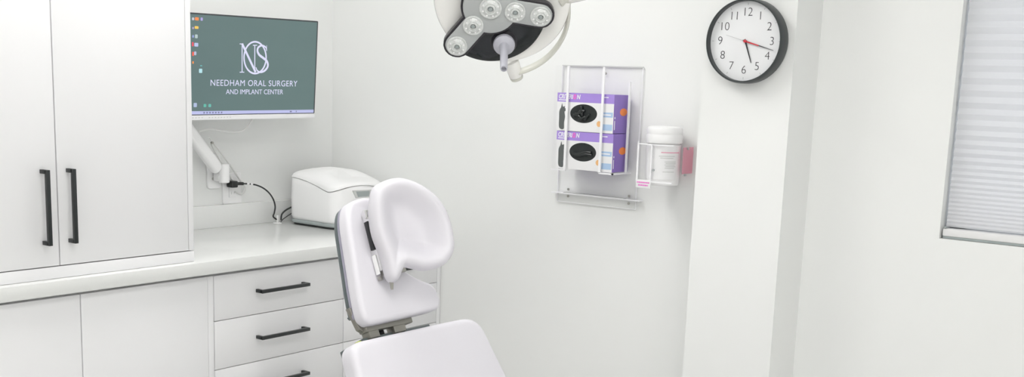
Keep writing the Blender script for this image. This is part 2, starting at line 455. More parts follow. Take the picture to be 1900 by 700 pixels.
for (x0, x1, y) in ((444.5, 451, 81.5), (444.5, 453, 134), (469, 477, 84)): stroke(bm, [Lp(x0, y), Lp(x1, y)], .003, sm=0)
obj('monogram_letter', bm, emW, scr, 0)
bm = B(); stroke(bm, [Lp(473 + 20.5 * math.cos(a), 107 + 29.5 * math.sin(a)) for a in [2 * PI * k / 20 for k in range(20)]], .0062, True, 4, .0008); obj('monogram_letter', bm, emW, scr, 0)
bm = B(); stroke(bm, [Lp(*p) for p in ((494.5, 94), (493, 88), (486, 84.5), (479, 88), (477.5, 95), (481, 102), (488, 107.5), (495, 114), (496.5, 123), (491, 131), (483, 134), (477, 131), (474.5, 125))], .0068, z=.0009, wf=lambda s: .55 + .75 * math.sin(PI * s)); stroke(bm, [Lp(494.5, 84), Lp(494.5, 95)], .002, sm=0, z=.0009); obj('monogram_letter', bm, emW, scr, 0)
# desktop icons
ic = [(358, 35, 4, 5, (.5, .5, .55)), (365, 35, 7, 6, (.75, .22, .06)), (374, 35.5, 4, 6, (.35, .3, .6)), (364.5, 51, 7, 5, (.8, .5, .08)), (358, 52, 3, 4, (.4, .3, .5)), (364, 67.5, 5, 7, (.4, .5, .5)), (358, 67.5, 3, 5, (.25, .3, .6)),
      (364, 83, 7, 7, (.42, .48, .7)), (357.5, 82, 3, 8, (.7, .06, .1)), (362, 99, 4, 7, (.42, .45, .6)), (358, 100, 3, 8, (.8, .1, .06)), (358, 116, 2.5, 5, (.8, .25, .05)), (372, 131.5, 6, 8, (.4, .65, .7)), (373, 122, 4, 2, (.12, .4, .4)), (362, 195, 6, 8, (.35, .42, .6)), (380, 196, 5, 6, (.1, .4, .32)), (389, 196, 5, 6, (.12, .42, .36))]
for k, (px, py, w, h, c) in enumerate(ic):
    bm = B(); q = loc_of(px, py); ww = w / 400 * .9; hh = h / 505 * .9
    slab(bm, round_rect(q.x - ww / 2, q.x + ww / 2, q.y - hh / 2, q.y + hh / 2, .0025, 3), .0004, .0008, 0, MF, rad_back=0)
    obj('desktop_icon', bm, emis('icon_%d' % k, c, 1.0), scr, 0)

# monitor arm: wall plate, knuckle, sloping tubular arm, head behind the screen
t = thing('monitor_wall_mount', 'white sloping wall mount that carries the monitor', 'monitor mount', (0, -.62, 1.13))
bm = B(); slab(bm, round_rect(-.637, -.577, 1.055, 1.185, .012), .001, .010, .003, Matrix(((0, 0, 1, 0), (1, 0, 0, 0), (0, 1, 0, 0), (0, 0, 0, 1))), rad_back=0)
obj('wall_plate', bm, M['whiteplastic'], t)
for (yy, zz) in ((-.614, 1.092), (-.623, 1.155)):
    bm = B(); cyl(bm, (.010, yy, zz), (.014, yy, zz), .0055, seg=16, bev=.001); obj('screw', bm, M['steel'], t)
bm = B(); cyl(bm, (.018, -.60, 1.10), (.018 + .03, -.60, 1.10), .018, bev=.002); bx(bm, .0105, .05, -.615, -.575, 1.085, 1.115, .004); cyl(bm, (.05, -.595, 1.08), (.05, -.595, 1.15), .02, bev=.004); obj('knuckle', bm, M['whiteplastic'], t)
A0 = at(401, 312, 0, .07); A1 = at(350, 243, 0, .115)
d = (A1 - A0).normalized(); side = d.cross(Vector((1, 0, 0))).normalized()
bm = B(); slab(bm, round_rect(-.014, (A1 - A0).length + .05, -.023, .023, .02), -.018, .018, .014, frame(A0, d, side)); obj('lower_arm', bm, M['whiteplastic'], t)
bm = B(); C0 = A1 + d * .03
tube(bm, [C0, C0 + Vector((.02, -.01, .05)), Vector((.15, -.66, 1.46)), Vector((.14, -.60, 1.5))], .018); obj('upper_arm', bm, M['whiteplastic'], t)
bm = B(); bx(bm, .115, .158, -.62, -.52, 1.45, 1.55, .006); obj('screen_mount', bm, M['whiteplastic'], t)
for (px, py) in ((393.5, 265), (358.5, 249)):
    bm = B(); q = at(px, py, 0, .095); cyl(bm, q + Vector((-.004, 0, 0)), q + Vector((.004, 0, 0)), .0045, seg=12); obj('pivot_bolt', bm, M['steel'], t)

# cables at the arm
def cable(name, label, pts, r, m, grp=None):
    bm = B(); tube(bm, pts, r, 8); o = obj(name, bm, m, None, loc=tuple(pts[0])); return tag(o, label, 'cable', grp)
cable('cable', 'thin white cable drooping just under the monitor', [at(370, 245, 0, .13), at(385, 240, 0, .125), at(404, 241.5, 0, .12), at(425, 245, 0, .12), at(445, 244, 0, .12), at(458, 237, 0, .13), at(468, 221, 0, .15), at(470, 210, 0, .165)], .0036, M['tube'])
cable('cable', 'white cable running down beside the arm to the outlet, upper of two', [at(388, 255, 0, .08), at(405, 277, 0, .06), at(420, 297, 0, .045), at(436, 320, 0, .03), at(447, 337, 0, .022), at(455, 350, 0, .015), at(448, 360, 0, .012), at(436, 356, 0, .012)], .0035, M['tube'])
cable('cable', 'white cable running down beside the arm to the outlet, lower of two', [at(392, 268, 0, .08), at(407, 295, 0, .06), at(419, 315, 0, .04), at(428, 328, 0, .03), at(430, 336, 0, .02)], .003, M['tube'])

# outlet with plug and cord
t = thing('wall_outlet', 'white double wall outlet below the monitor arm', 'outlet', (0, -.525, .998))
bm = B(); slab(bm, round_rect(-.566, -.478, .993, 1.112, .006), .0005, .007, .003, Matrix(((0, 0, 1, 0), (1, 0, 0, 0), (0, 1, 0, 0), (0, 0, 0, 1))), rad_back=0); obj('cover_plate', bm, M['whiteplastic'], t)
bm = B(); slab(bm, round_rect(-.539, -.505, 1.018, 1.087, .004), .007, .0095, .001, Matrix(((0, 0, 1, 0), (1, 0, 0, 0), (0, 1, 0, 0), (0, 0, 0, 1))), rad_back=0); obj('receptacle', bm, M['whiteplastic'], t)
bm = B()
for dy in (-.006, .006): bx(bm, .0095, .0099, -.522 + dy - .0008, -.522 + dy + .0008, 1.03, 1.039)
obj('socket_slots', bm, M['palegrey'], t)
t = thing('power_cord', 'black plug and cord hanging from the outlet to the counter', 'power cord', tuple(at(428, 341, 0, .03)))
bm = B(); q = at(432, 341.5, 0, .028)
bx(bm, .0098, .045, q.y - .016, q.y + .012, q.z - .013, q.z + .012, .004)
tube(bm, [q + Vector((.01, 0, .0)), at(443, 341, 0, .035), at(451, 341, 0, .035)], .006, smooth=6); obj('plug', bm, M['black'], t)
bm = B(); tube(bm, [at(450, 341, 0, .035), at(462, 341.5, 0, .04), at(475, 343.5, 0, .05), at(488, 349, 0, .06), at(499, 358, 0, .07), at(507, 370, 0, .08), at(510.5, 383, 0, .088), at(509, 395, 0, .09), at(507, 402, 0, .09), at(513, 407.5, 0, .09)], .003, 10); obj('cord', bm, M['black'], t)
bm = B(); tube(bm, [at(458, 341.2, 0, .038), at(462.5, 341.5, 0, .0405)], .0038, 10, smooth=0); tube(bm, [at(465, 341.8, 0, .0425), at(469, 342.4, 0, .0455)], .0038, 10, smooth=0); obj('cable_tie', bm, M['whiteplastic'], t)

# little white cord sleeve in the counter with two cords to the steriliser
g = at(515, 415, 2, CT)
t = thing('cable_grommet', 'small white cord grommet set in the counter by the steriliser', 'grommet', tuple(g))
bm = B(); lathe(bm, [(0, .0), (.018, .0), (.018, .002), (.016, .003), (0, .003)], Matrix.Translation(g + Vector((0, 0, .0003)))); obj('ring', bm, M['whiteplastic'], t)
bm = B(); bx(bm, g.x - .002, g.x + .002, g.y - .004, g.y + .006, CT + .0032, CT + .032, .001); obj('flap', bm, M['whiteplastic'], t)
cable('cord', 'thicker black cord from the grommet to the back of the steriliser', [g + Vector((.004, .014, .014)), at(523, 398, 0, .088), at(530, 390.5, 0, .086), at(540, 385, 0, .08), at(548, 382, 0, .07)], .0034, M['black'])
cable('cord', 'thin black cord lying lowest between grommet and steriliser', [g + Vector((.008, .010, .006)), at(524, 408, 0, .091), at(532, 402, 0, .091), at(541, 396, 0, .086), at(550, 391, 0, .075)], .0018, M['black'])

# ------------------------------------------------------------------ countertop steriliser
sx0, sx1, sy0, sy1 = .088, .345, -.318, -.035
t = thing('steriliser', 'white tabletop steriliser with domed lid and grey display in the counter corner', 'steriliser', ((sx0 + sx1) / 2, (sy0 + sy1) / 2, CT))
def rrect3(x0, x1, y0, y1, r, seg=8): return round_rect(x0, x1, y0, y1, r, seg)
def sterile_outline(ins=0, bulge=.022):
    o = round_rect(sx0 + ins, sx1 - ins, sy0 + ins, sy1 - ins, .035 - ins * .5, 8)
    out = []
    # subdivide and bulge the front
    P = []
    for i in range(len(o)):
        a = Vector(o[i]); b = Vector(o[(i + 1) % len(o)]); n = 10 if (a - b).length > .08 else 1
        for k in range(n): P.append(a.lerp(b, k / n))
    for p in P:
        v = (p.y - (sy0 + sy1) / 2) / ((sy1 - sy0) / 2); w = max(0, (p.x - sx0) / (sx1 - sx0))
        out.append((p.x + bulge * (1 - v * v) * w * w, p.y))
    return out
base = sterile_outline(); n = len(base)
c = Vector(((sx0 + sx1) / 2, (sy0 + sy1) / 2))
def seam(p):                                  # height of the lid seam round the body
    u = (p[0] - sx0) / (sx1 - sx0); v = (p[1] - sy0) / (sy1 - sy0)
    side = 1.095 - .002 - .040 * max(0, min(1, (u - .12) / .72)) ** 1.6
    front = 1.052 + .030 * (1 - (2 * abs(v - .55)) ** 2 * .9) if v >= 0 else 1.05
    k = max(0, min(1, (u - .80) / .2)); k = k * k * (3 - 2 * k)
    return side * (1 - k) + (1.052 + .024 * math.sin(PI * max(0, min(1, v)) ** .8)) * k
bm = B(); rings = []
for (fz, ins) in ((0, .010), (.02, .004), (.10, .0), (.5, -.001), (.85, .001), (.985, .002), (1, .0045)):
    rings.append([bm.verts.new((c.x + (p[0] - c.x) * (1 - ins / .14), c.y + (p[1] - c.y) * (1 - ins / .14), CT + .020 + (seam(p) - CT - .020 - .0012) * fz)) for p in base])
for a, b in zip(rings, rings[1:]):
    for i in range(n): bm.faces.new((a[i], a[(i + 1) % n], b[(i + 1) % n], b[i]))
bm.faces.new(rings[0][::-1]); bm.faces.new(rings[-1])
sb_ = obj('body', bm, M['whiteplastic'], t, 50)
bm = B(); slab(bm, [(c.x + (p[0] - c.x) * 1.0, c.y + (p[1] - c.y) * 1.0) for p in base], CT + .008, CT + .0215, .004); obj('base_band', bm, M['greyplastic'], t)
bm = B(); slab(bm, [(c.x + (p[0] - c.x) * .95, c.y + (p[1] - c.y) * .95) for p in base], CT + .0005, CT + .009, .001); obj('foot', bm, M['black'], t)
bm = B(); rings = []
ZT = 1.132
for k in range(13):
    a = PI / 2 * k / 12
    fr = math.cos(a) ** .55; fz = math.sin(a) ** .95
    rr = []
    for p in base:
        dx, dy = p[0] - c.x, p[1] - c.y
        zt = ZT - .006 - .03 * max(0, (dx + .02) / .12) ** 2 * .55 + .006 * (1 - (dy / .14) ** 2)
        z0 = seam(p) + .0012
        f = 1 if k == 0 else fr
        rr.append((c.x + dx * f * .997, c.y + dy * f * .997, z0 + (zt - z0) * fz))
    rings.append([bm.verts.new(q) for q in rr] if k < 12 else None)
for a, b in zip(rings[:-1], rings[1:-1]):
    for i in range(n): bm.faces.new((a[i], a[(i + 1) % n], b[(i + 1) % n], b[i]))
top = bm.verts.new((c.x, c.y, ZT)); last = rings[11]
for i in range(n): bm.faces.new((last[i], last[(i + 1) % n], top))
bm.faces.new(rings[0][::-1])
obj('lid', bm, M['whiteplastic'], t, 60)
# display on the front
fx = sx1 + .0205
q0 = at(655, 354, 0, fx); q1 = at(690, 352, 0, fx); q2 = at(688.5, 365.5, 0, fx); q3 = at(660, 368, 0, fx)
def quadprism(bm, Q, x0, x1):
    A = [bm.verts.new((x0, q.y, q.z)) for q in Q]; Bv = [bm.verts.new((x1, q.y, q.z)) for q in Q]
    bm.faces.new(A[::-1]); bm.faces.new(Bv)
    for i in range(4): bm.faces.new((A[i], A[(i + 1) % 4], Bv[(i + 1) % 4], Bv[i]))
bm = B(); quadprism(bm, (q0, q1, q2, q3), fx - .012, fx + .0015); dp = obj('display', bm, M['palegrey'], t)
cc = (q0 + q1 + q2 + q3) / 4
bm = B(); quadprism(bm, [cc + (q - cc) * .72 for q in (q0, q1, q2, q3)], fx + .0015, fx + .002); obj('display_panel', bm, M['greyplastic'], dp)

# ------------------------------------------------------------------ treatment chair
P0 = Vector((1.4745, -1.1745, .8651))
def cframe(rec, yaw, o):
    a = R(yaw); b = R(rec); h = Vector((math.cos(a), math.sin(a), 0)); w = Vector((-math.sin(a), math.cos(a), 0)); z = Vector((0, 0, 1))
    return Matrix.Translation(o) @ Matrix((( w.x, z.x * math.cos(b) - h.x * math.sin(b), h.x * math.cos(b), 0), (w.y, -h.y * math.sin(b), h.y * math.cos(b), 0), (w.z, math.cos(b), math.sin(b), 0), (0, 0, 0, 1)))
PF = cframe(26, 0, P0)
BF = cframe(30, 0, P0)
chair = thing('treatment_chair', 'white vinyl dental treatment chair with a contoured headrest, in front of the counter', 'chair', (1.75, -1.15, 0))
# upper back pad
dxp = .018
plate = [(-.075, .268), (-.060, .305), (-.040, .327), (-.005, .337), (.03, .338), (.060, .328), (.078, .30), (.080, .24), (.072, .18), (.074, .136), (.098, .112), (.133, .092), (.162, .078), (.176, .056), (.176, .028), (.165, .012), (.14, .004), (0, .001), (-.088, .0005), (-.112, .008), (-.122, .03), (-.114, .09), (-.100, .155), (-.086, .22)]
po = [(p.x, p.y) for p in smooth_path([(a, b, 0) for a, b in plate], 5, True)]
bm = B(); slab(bm, po, -.028, .012, .014, PF, rad_back=.006); obj('upper_back_pad', bm, M['vinyl'], chair, 60)
def grow(P, k, c=(0, .17)): return [(c[0] + (a - c[0]) * k, c[1] + (b - c[1]) * k) for a, b in P]
shell_o = [(a, max(b, .028)) for a, b in grow(po, .985)]
bm = B(); slab(bm, grow(shell_o, 1.0), -.036, -.0285, .002, PF, rad_back=.002); obj('shell_rim', bm, M['shellrim'], chair, 60)
bm = B(); slab(bm, grow(shell_o, .985), -.055, -.0365, .003, PF, rad_back=.010); obj('upper_shell', bm, M['shell'], chair, 60)
# brackets between the two pads
bm = B(); bx(bm, -.100, .075, -.012, .006, -.048, -.018, .003, PF); bx(bm, .0, .045, -.03, .0, -.05, -.02, .003, PF); bx(bm, -.092, -.055, -.03, 0, -.05, -.02, .003, PF); obj('cross_bracket', bm, M['castmetal'], chair)
bm = B(); slab(bm, [(-.124, .06), (-.112, .0), (-.098, -.010), (-.085, .02), (-.10, .06)], -.045, -.029, .003, PF); obj('corner_bracket', bm, M['castmetal'], chair)
for k, w in enumerate((-.073, .02)):
    bm = B(); cyl(bm, PF @ Vector((w, .0, -.036)), PF @ Vector((w + .01, -.13, -.05)), .0125, bev=.001); obj('support_post', bm, M['steel'], chair)
for w, r in ((-.042, .006), (-.022, .008), (.047, .008)):
    bm = B(); bx(bm, w - r, w + r, -.13, -.003, -.056, -.044, .002, PF); obj('slide_bar', bm, M['black'], chair)
# main backrest
back = [(-.217, -.11), (-.211, -.070), (-.198, -.047), (-.170, -.037), (-.11, -.036), (.03, -.036), (.20, -.036), (.255, -.040), (.282, -.055), (.298, -.085), (.310, -.17), (.320, -.26), (.33, -.40), (.31, -.58), (.285, -.62), (-.2, -.62), (-.235, -.58), (-.255, -.40), (-.235, -.26), (-.226, -.17)]
bo = [(p.x, p.y) for p in smooth_path([(a, b, 0) for a, b in back], 5, True)]
bm = B(); slab(bm, bo, -.03, .022, .02, BF, rad_back=.008); obj('backrest', bm, M['vinyl'], chair, 60)
bsh = [((a - .04) * .985 + .04, (b if b > -.3 else b)) for a, b in bo]
bm = B(); slab(bm, [(a, b - .055 if a < -.19 or a > .25 else b - .0) for a, b in bsh], -.055, -.031, .003, BF, rad_back=.012); obj('backrest_shell', bm, M['shell'], chair, 60)
bm = B(); bx(bm, -.108, .150, -.035, -.0215, -.06, -.035, .002, BF); obj('top_edge_trim', bm, M['shell'], chair)
bm = B(); bx(bm, -.121, -.1085, -.0355, -.0245, -.056, -.040, .002, BF); obj('lime_spot', bm, mat('lime_green', (.62, .72, .16), .5, var=.02), chair)['label'] = 'small lime green spot at the end of the trim'  # small lime green block by the left end of the trim
# seat, arms of the frame, pedestal below the picture
Pb = BF @ Vector((.04, -.6, .0))
bm = B(); slab(bm, round_rect(Pb.x + .0, Pb.x + .62, Pb.y - .27, Pb.y + .27, .06, 8), Pb.z - .03, Pb.z + .06, .025); obj('seat', bm, M['vinyl'], chair, 60)
bm = B(); slab(bm, round_rect(Pb.x + .02, Pb.x + .6, Pb.y - .24, Pb.y + .24, .05, 8), Pb.z - .08, Pb.z - .031, .01); obj('seat_frame', bm, M['shell'], chair, 60)
bm = B(); slab(bm, round_rect(Pb.x + .62, Pb.x + 1.02, Pb.y - .2, Pb.y + .2, .06, 8), Pb.z - .10, Pb.z - .03, .02); obj('leg_rest', bm, M['vinyl'], chair, 60)
bm = B(); bx(bm, Pb.x + .55, Pb.x + .7, Pb.y - .15, Pb.y + .15, Pb.z - .12, Pb.z - .09, .005); obj('leg_rest_arm', bm, M['castmetal'], chair)
bm = B(); bx(bm, Pb.x + .12, Pb.x + .4, Pb.y - .12, Pb.y + .12, .06, Pb.z - .08, .02); obj('pedestal', bm, M['whiteplastic'], chair)
bm = B(); slab(bm, round_rect(Pb.x - .12, Pb.x + .6, Pb.y - .24, Pb.y + .24, .08, 8), 0.001, .07, .02); obj('base', bm, M['whiteplastic'], chair, 60)
# contoured headrest cushion
H0 = PF @ Vector((.06, .2, .11))
HF = cframe(15, -25, H0)
ho = [(-.1307, .075), (-.1198, .1167), (-.1007, .1334), (-.0623, .1471), (-.0246, .1468), (.0196, .1293), (.0558, .1031), (.0838, .068), (.0998, .0201), (.1046, -.0306), (.0989, -.0592), (.0775, -.0871), (.0483, -.1001), (.014, -.1056), (-.016, -.1), (-.0444, -.0920), (-.0540, -.0985), (-.0600, -.1121), (-.0675, -.1257), (-.0821, -.1334), (-.0963, -.1271), (-.102, -.1073), (-.1061, -.0793), (-.1158, -.044), (-.1275, -.0087), (-.1323, .0332)]
hp = [Vector((p.x, p.y)) for p in smooth_path([(a, b, 0) for a, b in ho], 6, True)]
hc = Vector((-.036, -.012)); nh = len(hp)
bm = B(); grid = []
def sst(x): x = max(0, min(1, x)); return x * x * (3 - 2 * x)
TR = .78; RM = .030
prof = []
K = 26
for k in range(K + 1): prof.append(1 - k / K)              # front, t from edge to centre
def edge_dist(p):
    best = 9
    for i in range(nh):
        a = hp[i]; b = hp[(i + 1) % nh]; ab = b - a; u = max(0, min(1, (p - a).dot(ab) / max(1e-12, ab.length_squared)))
        best = min(best, (a + ab * u - p).length)
    return best
def zfront(v):
    e = edge_dist(v); EW = .024
    z = RM * math.sqrt(max(0, 1 - ((EW - e) / EW) ** 2)) if e < EW else RM
    return z - .048 * sst((e - .020) / .066)
for k, t in enumerate(prof):
    te = 1 - (1 - t) ** 1.0
    ring = []
    for q in hp:
        v = hc + (q - hc) * te; ring.append((v.x, v.y, zfront(v)))
    grid.append(ring)
vr = [[bm.verts.new(q) for q in r] for r in grid[:-1]]
zc = sum(q[2] for q in grid[-1]) / nh
cv = bm.verts.new((hc.x, hc.y, zc))
for a, b in zip(vr, vr[1:]):
    for i in range(nh): bm.faces.new((a[i], a[(i + 1) % nh], b[(i + 1) % nh], b[i]))
for i in range(nh): bm.faces.new((vr[-1][i], vr[-1][(i + 1) % nh], cv))
# back of the cushion
prev = vr[0]
for (t, z) in ((.995, -.010), (.975, -.020), (.94, -.027), (.88, -.032), (.78, -.034)):
    ring = [bm.verts.new((*(hc + (q - hc) * t), z)) for q in hp]
    for i in range(nh): bm.faces.new((prev[(i + 1) % nh], prev[i], ring[i], ring[(i + 1) % nh]))
    prev = ring
cb = bm.verts.new((hc.x, hc.y, -.034))
for i in range(nh): bm.faces.new((prev[(i + 1) % nh], prev[i], cb))
bmesh.ops.transform(bm, verts=bm.verts[:], matrix=HF)
for _ in range(10): bmesh.ops.smooth_vert(bm, verts=bm.verts[:], factor=.5, use_axis_x=True, use_axis_y=True, use_axis_z=True)
hr = obj('headrest', bm, M['vinyl'], chair, 0)
for p in hr.data.polygons: p.use_smooth = True
# chrome linkage between pad and headrest
bm = B()
HG = PF @ Matrix.Translation((-.030, .2, 0)) @ Matrix.Rotation(R(-5), 4, 'Z')
bx(bm, .001, .009, -.07, .088, .012, .040, .002, HG); obj('hinge_arm', bm, M['chrome'], chair)
bm = B(); cyl(bm, HG @ Vector((-.004, .086, .03)), HG @ Vector((.014, .086, .03)), .012, bev=.001); obj('hinge_knob', bm, M['chrome'], chair)
bm = B(); bx(bm, -.004, .001, -.012, .066, .020, .034, .001, HG); obj('slot_plate', bm, M['black'], chair)
bm = B(); bx(bm, -.003, .0005, -.078, -.025, .016, .030, .001, HG); obj('catch', bm, M['whiteplastic'], chair)
bm = B(); bx(bm, -.003, .006, -.094, -.083, .018, .030, .001, HG); obj('catch_end', bm, M['steel'], chair)
bm = B(); bx(bm, -.02, .07, .12, .26, .012, .022, .002, PF); bx(bm, .03, .06, .15, .25, .02, .052, .004, PF); obj('headrest_mount', bm, M['steel'], chair)
q = HF @ Vector((-.083, -.138, -.006))
bm = B(); cyl(bm, q + Vector((0, 0, .012)), q + Vector((.002, .001, -.008)), .006, .0035, seg=16); obj('headrest_screw', bm, M['steel'], chair)

# ------------------------------------------------------------------ surgical light
L0 = Vector((1.6191, -1.0047, 1.67))
lr = Vector((.79305697, .60815328, .03478821)); lu = Vector((.26556543, -.39657548, .87875076))
L0 = L0 - Vector((.54821131, -.68766087, -.47601143)) * .03
LF = frame(L0, lr, lu)
lamp = thing('surgical_light', 'white surgical ceiling light with grey LED cover and handle, above the chair', 'surgical light', tuple(L0))
# white dish housing
hcx, hcy = .03, .006
bm = B(); lathe(bm, [(0, -.075), (.06, -.073), (.12, -.060), (.155, -.042), (.172, -.022), (.176, -.010), (.172, -.002), (.163, .001), (.150, -.004), (0, -.006)], LF @ Matrix.Translation((hcx, hcy, 0)), 72); obj('housing', bm, M['lampwhite'], lamp, 40)
# dark glossy cover
bm = B(); lathe(bm, [(0, -.0055), (.137, -.0055), (.143, -.001), (.143, .003), (.139, .006), (.06, .013), (0, .014), (0, -.0055)], LF @ Matrix.Translation((.0, -.0195, 0)), 48, R(-142), R(8)); obj('dark_cover', bm, M['lampglass'], lamp, 40)
# grey cover with black rim: hub plus arms
def union_outline(grow_):
    """outline of a hub and two rounded arms, walked as a polar maximum"""
    arms = [((0, 0), (.1272, -.022), .0315), ((0, 0), (-.0877, -.1045), .0315), ((0, 0), (-.045, .12), .0315)]
    out = []
    for k in range(360):
        a = 2 * PI * k / 360; dx, dy = math.cos(a), math.sin(a)
        best = .071 + grow_
        for (p, e, r) in arms:
            r = r + grow_; L = math.hypot(*e); ex, ey = e[0] / L, e[1] / L
            # march outwards for the last point inside the capsule
            lo, hi = 0, .25
            s = .25
            while s > best:
                x, y = dx * s, dy * s; tt = max(0, min(L, x * ex + y * ey))
                if math.hypot(x - ex * tt, y - ey * tt) <= r: break
                s -= .0008
            best = max(best, s)
        out.append((dx * best, dy * best))
    return out
bm = B(); slab(bm, union_outline(.0045), .006, .026, .0015, LF, rad_back=.001, segs=3); obj('cover_rim', bm, M['rim'], lamp, 40)
bm = B(); slab(bm, union_outline(-.001), .022, .030, .003, LF, rad_back=0, segs=3); obj('led_cover', bm, M['lampgrey'], lamp, 40)
for k, (x, y) in enumerate(((0, 0), (.0627, -.0102), (.1272, -.022), (-.0447, -.0472), (-.0877, -.1045), (-.0225, .06), (-.045, .12))):
    r = .0265 if k == 0 else .0245
    bm = B(); lathe(bm, [(r + .002, .0295), (r + .002, .0335), (r, .0345), (r - .004, .033), (r - .006, .035), (r * .55, .038), (r * .5, .036), (r * .3, .0385), (r * .28, .033), (0, .033)], LF @ Matrix.Translation((x, y, 0)), 36)
    ln = obj('led_lens', bm, M['lens'], lamp, 25)
    bm = B(); lathe(bm, [(r * .26, .033), (r * .2, .036), (0, .0365)], LF @ Matrix.Translation((x, y, 0)), 16); obj('led_emitter', bm, M['greyplastic'], ln)
    bm = B()
    for j in range(8):
        a = 2 * PI * j / 8 + .3; cyl(bm, LF @ Vector((x + r * .75 * math.cos(a), y + r * .75 * math.sin(a), .034)), LF @ Vector((x + r * .75 * math.cos(a), y + r * .75 * math.sin(a), .0375)), .0022, seg=8)
    obj('reflector_studs', bm, M['whiteplastic'], ln)
# handle
hx, hy = .034, -.1035
bm = B(); lathe(bm, [(.034, .004), (.034, .012), (.028, .018), (0, .018)], LF @ Matrix.Translation((hx, hy, 0)), 40); obj('handle_collar', bm, M['rim'], lamp, 35)
bm = B(); lathe(bm, [(.027, .018), (.0285, .024), (.0275, .032), (.020, .037), (.0135, .040), (.0105, .060), (.0095, .150), (.0088, .156), (.006, .157), (.0055, .150), (0, .150)], LF @ Matrix.Translation((hx, hy, 0)) @ Matrix.Rotation(R(0), 4, 'X'), 40); obj('sterile_handle', bm, M['handlelilac'], lamp, 35)
# yoke band round the right side
bm = B(); R0 = .174; pts = []
segs = 40; a0, a1 = R(34), R(-76); rings = []
for k in range(segs + 1):
    a = a0 + (a1 - a0) * k / segs; cx_, cy_ = .027, -.037
    ring = []
    for j in range(14):
        b = 2 * PI * j / 14; rr = R0 + .0055 * math.cos(b); zz = -.018 + .016 * math.sin(b)
        ring.append(bm.verts.new(LF @ Vector((cx_ + rr * math.cos(a), cy_ + rr * math.sin(a), zz))))
    rings.append(ring)
for a, b in zip(rings, rings[1:]):
    for j in range(14): bm.faces.new((a[j], a[(j + 1) % 14], b[(j + 1) % 14], b[j]))
bm.faces.new(rings[0]); bm.faces.new(rings[-1][::-1]); obj('yoke', bm, M['lampshaded'], lamp, 50)
q = Vector((.064, -.203, -.018))
bm = B(); cyl(bm, LF @ (q + Vector((-.012, .030, 0))), LF @ (q + Vector((.002, -.016, 0))), .021, .018, bev=.003); pv = obj('yoke_pivot', bm, M['lampwhite'], lamp)
bm = B(); cyl(bm, LF @ (q + Vector((.002, -.016, 0))), LF @ (q + Vector((.0045, -.024, 0))), .0185, .0165, bev=.002); obj('pivot_cap', bm, M['lampshaded'], pv)
# suspension arm to the ceiling
j0 = LF @ Vector((.196, .012, -.018))
bm = B(); cyl(bm, LF @ Vector((.176, -.002, -.018)), LF @ Vector((.215, .02, -.018)), .02, bev=.004); obj('yoke_joint', bm, M['lampshaded'], lamp)
arm_dir = Vector((lr.x, lr.y, .25)).normalized()
e1 = j0 + arm_dir * .42; 
bm = B(); tube(bm, [j0 + arm_dir * .0, j0 + arm_dir * .15, j0 + arm_dir * .3, e1, e1 + Vector((.02, .015, .08)), e1 + Vector((.02, .015, .16))], .021, 20); obj('spring_arm', bm, M['lampwhite'], lamp)
tp = e1 + Vector((.02, .015, .12))
bm = B(); cyl(bm, tp, (tp.x, tp.y, RZ - .06), .028); obj('drop_tube', bm, M['lampwhite'], lamp)
bm = B(); cyl(bm, (tp.x, tp.y, RZ - .07), (tp.x, tp.y, RZ - .001), .11, bev=.01); obj('ceiling_canopy', bm, M['lampwhite'], lamp)

# ------------------------------------------------------------------ wall clock
ck = Vector((1.9395, -PD, 1.6277)); rc = .1215
t = thing('wall_clock', 'round black-rimmed wall clock with white dial on the column', 'clock', tuple(ck))
CF = Matrix.Translation(ck) @ Matrix(((1, 0, 0, 0), (0, 0, -1, 0), (0, 1, 0, 0), (0, 0, 0, 1)))   # local z toward the room
bm = B(); lathe(bm, [(rc - .002, .001), (rc, .006), (rc, .040), (rc - .002, .047), (rc - .003, .050), (rc - .0055, .050), (rc - .007, .048), (rc - .0075, .030), (rc - .0075, .001), (rc - .002, .001)], CF, 96); obj('case', bm, M['clockring'], t, 30)
bm = B(); lathe(bm, [(0, .0015), (rc - .0073, .0015), (rc - .0073, .030), (0, .030)], CF, 96); dial = obj('dial', bm, M['clockface'], t, 30)
for h in range(1, 13):
    a = PI / 2 - 2 * PI * h / 12
    bm = text_bm(str(h), .0345, CF @ Matrix.Translation((.0825 * math.cos(a), .0825 * math.sin(a), .0303)), offset=-.0006, extr=.0002)
    obj('numeral', bm, M['ink'], dial, 0)
for h in range(12):
    bm = B(); a = 2 * PI * h / 12; bx(bm, -.0006, .0006, .103, .109, .030, .0304, mtx=CF @ Matrix.Rotation(a, 4, 'Z')); obj('hour_tick', bm, M['palehand'], dial)
def hand(nm, ang, L, tail, w, z, m, taper=.35):
    bm = B(); Mx = CF @ Matrix.Rotation(-ang, 4, 'Z')
    slab(bm, [(-w / 2, -tail), (w / 2, -tail), (w / 2 * taper, L), (-w / 2 * taper, L)], z, z + .0007, 0, Mx, rad_back=0); return obj(nm, bm, m, t, 0)
hand('hour_hand', 2 * PI * 5.32 / 12, .066, .006, .0052, .0325, M['ink'], .4)
hand('minute_hand', 2 * PI * 17.6 / 60, .094, .008, .0042, .0338, M['ink'], .3)
hand('second_hand', 2 * PI * 47.6 / 60, .064, 0, .0012, .0352, M['palehand'], .6)
o = hand('second_hand_tail', 2 * PI * 17.6 / 60, .046, 0, .0042, .0352, M['red'], .8); o['label'] = 'red counterweight of the second hand'
bm = B(); cyl(bm, CF @ Vector((0, 0, .0302)), CF @ Vector((0, 0, .0375)), .0042, seg=20); obj('hub', bm, M['red'], t)

